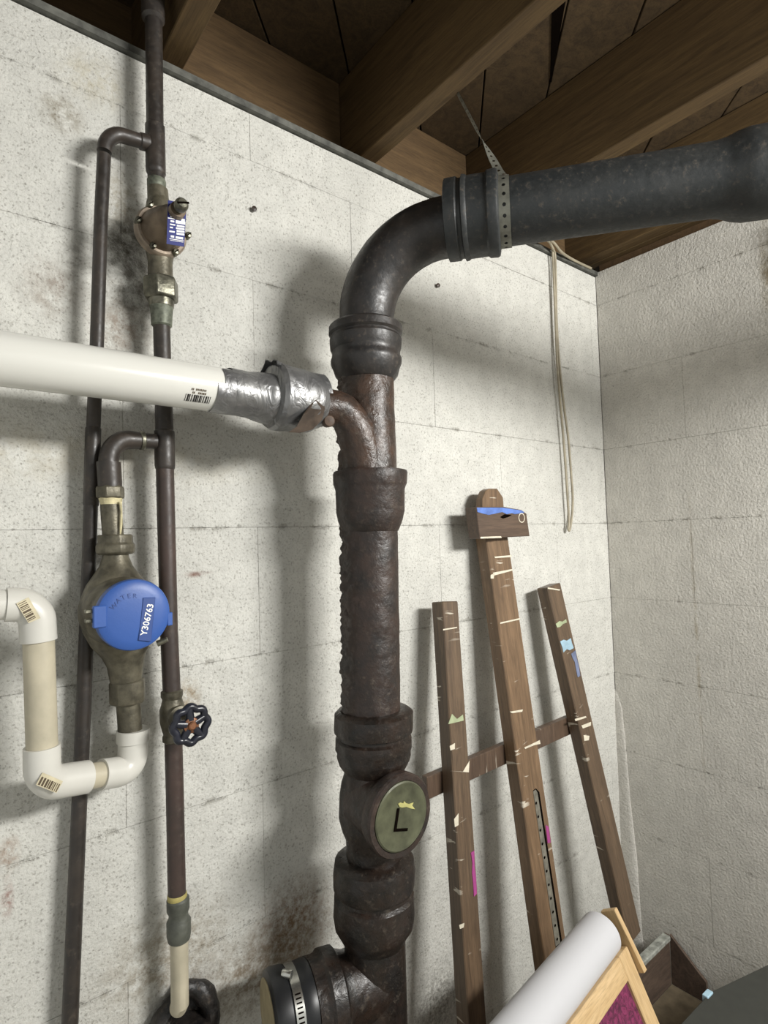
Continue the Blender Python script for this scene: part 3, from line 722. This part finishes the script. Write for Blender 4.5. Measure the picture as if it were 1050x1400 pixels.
# tails above
mpart('union_nut', [(157.5,731,22),(157.7,733,23),(158,742,23),(158.2,745,25.5),(158.4,755,25.5),(158.5,758,22)], M_brass, 8, .0008, 25)
mpart('nipple', [(151.5,680,13.6),(152.5,704,13.6),(155,736,13.6)], M_brass)
mpart('pipe_dope', [(151,680,14),(151.3,682,15.5),(151.6,686,14.8),(151.8,690,13.7)], M_solder, fn=rough(.0012))
mb = MB().tube([at(164.5,686,-.065), at(166,700,-.066), at(165.5,716,-.066), at(164.5,731,-.066)], [.0022,.0014,.0018,.0008], 8); mb.build('dope_drip', M_solder, wm)
mpart('hex', [(150.5,664,16),(150.7,667,18.5),(151,680,18.5),(151.2,682,16)], M_brass, 6, .0008, 25)
mpart('adapter', [(148.5,632,15.6),(149,640,15.6),(150.5,666,15.4)], M_copper)
e0 = at(213,603.5,MY); cn = at(147.5,600,MY); dn = at(148.5,638,MY)
arm = bend(e0.lerp(cn,.58), cn, dn.lerp(cn,.15), 10)
MB().tube([e0, e0.lerp(cn,.2)]+arm, [.0104,.0104]+[.0124]*len(arm), 28).build('elbow', M_copper, wm)
MB().ptube([(197,602.5,11.5),(196,602.5,13),(192,602,13),(191,602,11.5)], MY, 24).build('solder_ring', M_steel, wm)
# tails below
mpart('union_nut', [(173.5,929,20),(173.7,931,23.5),(174.5,958,23.5),(174.8,961,21)], M_brass, 8, .0008, 25)
mpart('nipple', [(175,955,15.5),(177.5,990,15.6),(178.5,1012,15.6)], M_brass)

# ------------------------------------------------------------------ pvc trap to the left of the meter
pt = thing('pvc_trap', 'cream white pvc pipe loop with barcode stickers below the meter', 'pipe', at(60,1075,-.08))
TY = -.082
q0 = at(182,1000,MY); rP = .0150
k0 = at(181, 1052, MY); kk = at(58, 1072, TY); vt = at(57.5,1020,TY); vtop = at(53,876,TY); k2 = at(50,826,TY); le = at(-60,828,TY)
fr = lambda a, b_, dist: a+(b_-a).normalized()*dist
rf = .0190
p_ = bend(fr(k0,q0,.020), k0, fr(k0,kk,.020), 8)
MB().tube([q0]+p_+[fr(k0,kk,.043)], [.0182]*(len(p_)+2), 32).build('elbow', M_pvcfit, pt, label='white elbow')
MB().tube([fr(k0,q0,.036), q0+(q0-k0).normalized()*.003], [.0202,.0202], 32).build('hub', M_pvcfit, pt)
MB().tube([fr(k0,kk,.03), fr(kk,k0,.03)], rP, 32).build('pipe', M_pvcold, pt)
p_ = bend(fr(kk,k0,.020), kk, fr(kk,vt,.020), 8)
lw = MB().tube([fr(kk,k0,.052)]+p_+[vt], [rf]*(len(p_)+2), 32).build('elbow', M_pvcfit, pt)
MB().tube([fr(vt,vtop,-.01), fr(vtop,vt,-.01)], .0162, 32).build('pipe', M_pvcold, pt)
p_ = bend(fr(k2,vtop,.020), k2, fr(k2,le,.020), 8)
uw = MB().tube([fr(vtop,k2,0)]+p_+[fr(k2,le,.03)], [rf]*(len(p_)+2), 32).build('elbow', M_pvcfit, pt)
MB().tube([fr(k2,le,.02), le+(le-k2)*6], .0168, 32).build('pipe', M_pvcfit, pt)
def sticker(px4, y, parent, n):
    nrm = V(-.25,-1,.1)*.0006; c_ = [at(*q, y) for q in px4]
    o = MB().prism(c_, V(0,-.0005,0)).build('sticker', M_label, parent)
    mb = MB(); random.seed(n); u = .06
    ex_, ey_ = c_[1]-c_[0], c_[3]-c_[0]
    while u < .92:
        w_ = random.choice([.03,.05,.09]); mb.prism([c_[0]+ex_*a_+ey_*b+V(0,-.0005,0) for a_, b in ((u,.28),(min(u+w_,.95),.28),(min(u+w_,.95),.92),(u,.92))], V(0,-.0002,0)); u += w_+random.choice([.03,.05])
    mb.build('barcode', M_inkb, o, smooth=0)
sticker([(22,825),(39,816.5),(55.5,845),(39,852)][1:]+[(22,825)], TY-.0197, uw, 4)
sticker([(58,1056),(86,1068),(77,1084),(49,1073)], TY-.0197, lw, 5)

# ------------------------------------------------------------------ hanging cable loop
cb = thing('cable', 'thin cream cable hanging in a long loop from the ceiling in the corner', 'cable', at(778,722,-.015))
def wire(name, pts, r_, y=-.014, fn=None):
    P_ = [at(*(q if len(q) > 2 else (q[0], q[1], y))) for q in pts]; out = []
    for i in range(len(P_)-1):
        a, b_, c_, d_ = P_[max(i-1,0)], P_[i], P_[i+1], P_[min(i+2,len(P_)-1)]
        for k in range(6):
            t = k/6; out.append(.5*((2*b_)+(c_-a)*t+(2*a-5*b_+4*c_-d_)*t*t+(3*b_-a-3*c_+d_)*t**3))
    out.append(P_[-1]); return MB().tube(out, r_, 10).build(name, M_cable, cb)
wire('strand', [(735,329,-.03),(742,327,-.035),(750,330,-.03),(755,338,-.02),(756,352),(758,400),(760,450),(762,500),(767,560),(772,620),(776,680),(778,712),(777,723),(779,724),(782,705),(783,680),(781,650),(777,600),(771,555),(765,500),(761,440),(760,390),(759,352),(757,342,-.02),(752,332,-.03)], .0030)
wire('lead', [(744,328,-.032),(750,327,-.034),(758,333,-.030),(768,345,-.022),(785,356,-.012),(808,367,-.010)], .0034)

# ------------------------------------------------------------------ wooden easel leaning on the wall
ez = thing('wooden_easel', 'paint smeared brown wooden easel leaning against the white wall', 'easel', at(757,1312,-.15))
EN = V(0, 1, -.118).normalized(); EO = at(675, 700, -.045)       # front plane of the leaning easel
def ep(px, py, off=0):
    d_ = ray(px, py); return CAM+d_*((EO+EN*off-CAM).dot(EN)/d_.dot(EN))
TH = .030
def eboard(name, pa, pb, wpx, mat=M_easel, ground=False, th=TH, off=0, wdir=V(1,0,0), label=None):
    a = ep(*pa, off); b_ = ep(*pb, off); wv = abs(ep(pa[0]+wpx/2, pa[1]).x-ep(pa[0]-wpx/2, pa[1]).x)
    nv = EN*th/2
    if ground: b_ = a+(b_-a)*((.012-a.z)/(b_.z-a.z))      # stands on the floor
    return frame_board(name, mat, ez, a+nv, b_+nv, wdir, wv, th, .0018, label), wv
mast, mw_ = eboard('mast', (675,700), (766,1345), 30, ground=True)
# rounded mast head above the clamp
hp = [(659.5,694),(659.5,682),(664,671),(669,668),(680,668),(688,680),(689,694)]
MB().prism([at(x, y, -.050) for x, y in hp], V(0,.018,0)).build('mast_head', M_easel, ez, .001)
# clamp block with blue paint
cl = [(651,693),(690,693),(713,697),(720,702),(724.5,733),(656,736.5)]
co_ = MB().prism([at(x, y, -.075) for x, y in cl], V(0,.03,0)).build('clamp', M_easel2, ez, .0012)
MB().prism([at(x, y, -.0758) for x, y in ((652,694),(687,694),(714,698),(717,701),(704,703),(700,701.5),(693,703),(687,700),(678,702),(668,704),(660,702),(653,700))], V(0,.0007,0)).build('paint_smear', M_bluep, co_)
MB().lathe(at(713,708,-.0752), FN, [(-.001,.0105),(.0006,.0105),(.0006,.0085),(.0006,.0)], 24).build('knob_ring', M_cream, co_)
MB().lathe(at(713,708,-.0752), FN, [(0,.0085),(.0009,.0085),(.001,.0)], 24).build('knob', M_easel2, co_)
MB().prism([at(x, y, -.0758) for x, y in ((684,707),(690,703),(700,704),(695,707),(688,709))], V(0,.0007,0)).build('paint_smear', M_crack, co_)
MB().prism([at(x, y, -.0758) for x, y in ((657,734),(685,733),(686,735.5),(657,736.3))], V(0,.0007,0)).build('paint_smear', M_cream, co_)
eboard('leg', (615.5,822), (656,1440), 22, M_easel3, ground=True)
eboard('leg', (757.5,800), (869,1283), 19, M_easel3)
# crossbar behind the legs
ca, cbp = ep(585,1078,TH*1.02), ep(795,985,TH*1.02)
frame_board('crossbar', M_easel2, ez, ca+EN*.008, cbp+EN*.008, V(0,0,1), .040, .014, .0012)
# slotted metal rack let into the mast
def onm(px, py, off=-.0009): return ep(px, py, off)
slot = [(728.8,1081),(733,1078),(737.5,1083),(769,1290),(760,1295.5)]
MB().prism([onm(x, y, -.0006) for x, y in slot], EN*.002).build('slot', M_crack, ez)
rk = MB().prism([onm(x, y, -.0010) for x, y in ((729,1082),(732.5,1079.5),(735,1084),(766,1289),(759.8,1294))], EN*.001).build('rack', M_esteel, ez)
for k in range(11):
    py = 1098+k*18.6; MB().lathe(onm(731.8+(py-1090)*.155, py, -.0012), FN, [(0,.0028),(.0002,.0028),(.0003,.0)], 10).build('rack_hole', M_crack, rk)
# dabs of dried paint
def dab(pts, mat, off=-.0011, name='paint_smear'): return MB().prism([ep(x, y, off) for x, y in pts], EN*.0009).build(name, mat, ez)
dab([(644,1166),(648.5,1163),(649,1185),(651,1199),(652,1222),(648,1226),(647,1208),(645.5,1193),(646,1180)], M_pink)
dab([(746,1128),(750,1130),(753,1152),(749,1153)], M_pink)
dab([(766,877),(771,874.5),(775,876),(780.5,872.5),(782,879),(784.5,886),(779,889),(775,887.5),(770.5,892),(769,885)], M_lblue)
dab([(781,894),(787,889),(788.5,899),(791,908),(793.5,924),(790,926),(788,917),(786,905),(783,900)], simple('blue_grey_paint', srgb(112,122,150), .45, 0, .2, 40), -.0010)
dab([(760,853),(765,849),(769,850),(774,846.5),(775,851),(770,853),(766,857),(762,858)], M_gpaint)
dab([(613,990),(618,976),(625,983),(633,977),(634,985),(622,988)], M_gpaint)
for pts in ([(676,761),(699,759),(700,761.5),(677,763)], [(674,783),(700,778),(701,780),(675,787)], [(684,851),(711,845),(711,847),(684,853)], [(697,973),(715,970),(714,973),(700,975)], [(717,1022),(738,1012),(739,1017),(730,1019),(718,1024)], [(786,983),(801,979),(802,981),(787,986)], [(795,992),(808,987),(808,992),(797,996)], [(615,1020),(622,1016),(622,1024),(616,1026)], [(633,1055),(642,1040),(641,1056),(616,1054)], [(621,1120),(627,1112),(627,1128),(622,1131)], [(671,786),(676,784),(675,791),(671,791)], [(749,803),(766,806),(765,807.5),(749,805)], [(628,1265),(635,1262),(634,1268),(629,1270)], [(798,1005),(806,1006),(805,1012),(799,1013)], [(606,860),(625,857),(625,858.5),(606,862)]):
    dab(pts, M_cream, -.0013)

# ------------------------------------------------------------------ child's board with paper roll
ra = deep(822, 1276, 1.0); rb = deep(724, 1398, .83); e1 = (rb-ra).normalized()
C0 = deep(852, 1293, .985); e2 = (deep(898, 1400, .945)-deep(852,1292,.98)); e2 = (e2-e1*e2.dot(e1)).normalized(); nB = e1.cross(e2)
if nB.y > 0: nB = -nB
be = thing('drawing_board', 'pine framed drawing board with burgundy panel below the paper roll', 'drawing board', C0+e1*.2+e2*.36)
Lx, Lz = .46, .475; rw_ = .034; tb_ = .016
def fb(a, b_, wdir, w_, t_, name='rail', mat=M_pine): return frame_board(name, mat, be, a, b_, wdir, w_, t_, .0015)
c1, c2, c3, c4 = C0, C0+e1*Lx, C0+e1*Lx+e2*Lz, C0+e2*Lz
fb(c1+e2*rw_/2+e1*rw_, c2+e2*rw_/2-e1*rw_, e2, rw_, tb_); fb(c4-e2*rw_/2+e1*rw_, c3-e2*rw_/2-e1*rw_, e2, rw_, tb_)
fb(c1+e1*rw_/2, c4+e1*rw_/2, e1, rw_, tb_); fb(c2-e1*rw_/2, c3-e1*rw_/2, e1, rw_, tb_)
MB().box((c1+c3)/2-nB*.002, (Lx/2-rw_, Lz/2-rw_, .004), (e1, e2, nB)).build('panel', M_felt, be)
for k in (.05, Lx-.05):
    a = C0+e1*k+e2*.03-nB*.016; b_ = V(a.x, a.y+.075, .006); fb(a, b_, e1, .028, .014, 'rear_leg')
# roll holder arm
h0 = deep(832, 1243, 1.01); h1 = deep(873, 1329, .975)
frame_board('roll_arm', M_pine, be, h0, h1, nB, .030, .010, .0012)
frame_board('roll_arm', M_pine, be, h0+e1*.475, h1+e1*.475, nB, .030, .010, .0012)
pr = thing('paper_roll', 'thick roll of white paper on a dowel above the burgundy board', 'paper roll', ra)
MB().lathe(ra, e1, [(0,.006),(0,.0345),(.42,.0345),(.42,.006)], 56).build('roll', M_paper, pr)
MB().lathe(ra, e1, [(-.022,.0),(-.022,.0060),(-.018,.0070),(.44,.0070)], 20).build('dowel', M_pine, pr)

# ------------------------------------------------------------------ open bin in the corner
bn = thing('wooden_bin', 'open dark wooden bin with dusty grey rim in the corner', 'box', V(-.15,-.16,0))
zb, ztop = Z(-1.125), Z(-1.005); xb0, xb1, yb, yf = -.40, -.014, -.122, -.205
MB().box(((xb0+xb1)/2, yb+.006, (zb+ztop)/2), ((xb1-xb0)/2, .006, (ztop-zb)/2)).build('back_panel', M_binin, bn, .001)
MB().box(((xb0+xb1)/2-.01, yb-.002, ztop+.004), ((xb1-xb0)/2-.008, .010, .006)).build('rim', M_bingrey, bn, .002)
MB().prism([V(xb1, yb, zb), V(xb1, yf, zb), V(xb1, yf, zb+.05), V(xb1, yf+.015, zb+.062), V(xb1, yb, ztop)], V(.008,0,0)).build('side_panel', M_binin, bn, .0008)
MB().prism([V(xb0, yb, zb), V(xb0, yf, zb), V(xb0, yf, zb+.05), V(xb0, yb, ztop)], V(-.008,0,0)).build('side_panel', M_binin, bn, .0008)
MB().box(((xb0+xb1)/2, (yb+yf)/2, zb-.005), ((xb1-xb0)/2, (yb-yf)/2, .005)).build('bottom', simple('bin_bottom', srgb(112,100,80), .75, 0, .2, 30, .2), bn)

# ------------------------------------------------------------------ low dark table at the right
TZ = Z(-.80); g0 = atz(972,1355,TZ); g1 = atz(1050,1318,TZ); tdir = (g1-g0).normalized(); tnn = V(tdir.y, -tdir.x, 0)
lt = thing('low_table', 'charcoal grey low table top cutting across the lower right corner', 'table', V(g0.x, g0.y, 0))
gl = atz(928,1402,TZ); far = g0+tdir*.34
poly = [gl, g0, far, far+tnn*.34, gl+V(.05,-.36,0)]
MB().prism([V(q.x, q.y, TZ-.022) for q in poly], V(0,0,.022)).build('table_top', M_table, lt, .0015)
ctr = sum((V(q.x, q.y, 0) for q in poly), V(0,0,0))/5
for q in poly[:4]:
    q = V(q.x, q.y, 0).lerp(ctr, .2); MB().box((q.x, q.y, (TZ-.022)/2), (.014,.014,(TZ-.022)/2)).build('leg', M_table, lt)
q = g0+(gl-g0).normalized()*.012
MB().box((q.x, q.y, TZ-.0095), (.010,.005,.0125), ((gl-g0).normalized(), V(0,0,1).cross((gl-g0).normalized()), V(0,0,1))).build('tape_scrap', M_lblue, lt, .001)

# ------------------------------------------------------------------ nails and foam scrap
for px, py, lab in ((346,287,'rusty nail head in the white wall right of the bronze regulator'), (597,391,'small nail head in the white wall under the pipe elbow')):
    q = at(px, py, -.001); tag(MB().lathe(q, V(-.1,-1,-.1), [(-.012,.0018),(.004,.0018),(.004,.0045),(.0065,.0042),(.008,.0)], 12).build('nail', M_rust2), lab, 'nail')
mb = MB(); q = V(-.006, -.455, Z(.665)); rows = []
for k in range(12): rows.append((q+V(noise.noise(V(k,.3,1))*.004, noise.noise(V(k,2.3,1))*.006, -.010*k), .008+.006*noise.noise(V(k*.9,7,3))))
mb.tube([a for a, _ in rows], [max(.003, b_) for _, b_ in rows], 14, fn=rough(.005)); tag(mb.build('foam_bead', simple('cream_foam', srgb(226,220,200), .8, 0, .05, 60, .4, 150)), 'lumpy cream sealing foam at the top of the grey white wall', 'sealing foam')
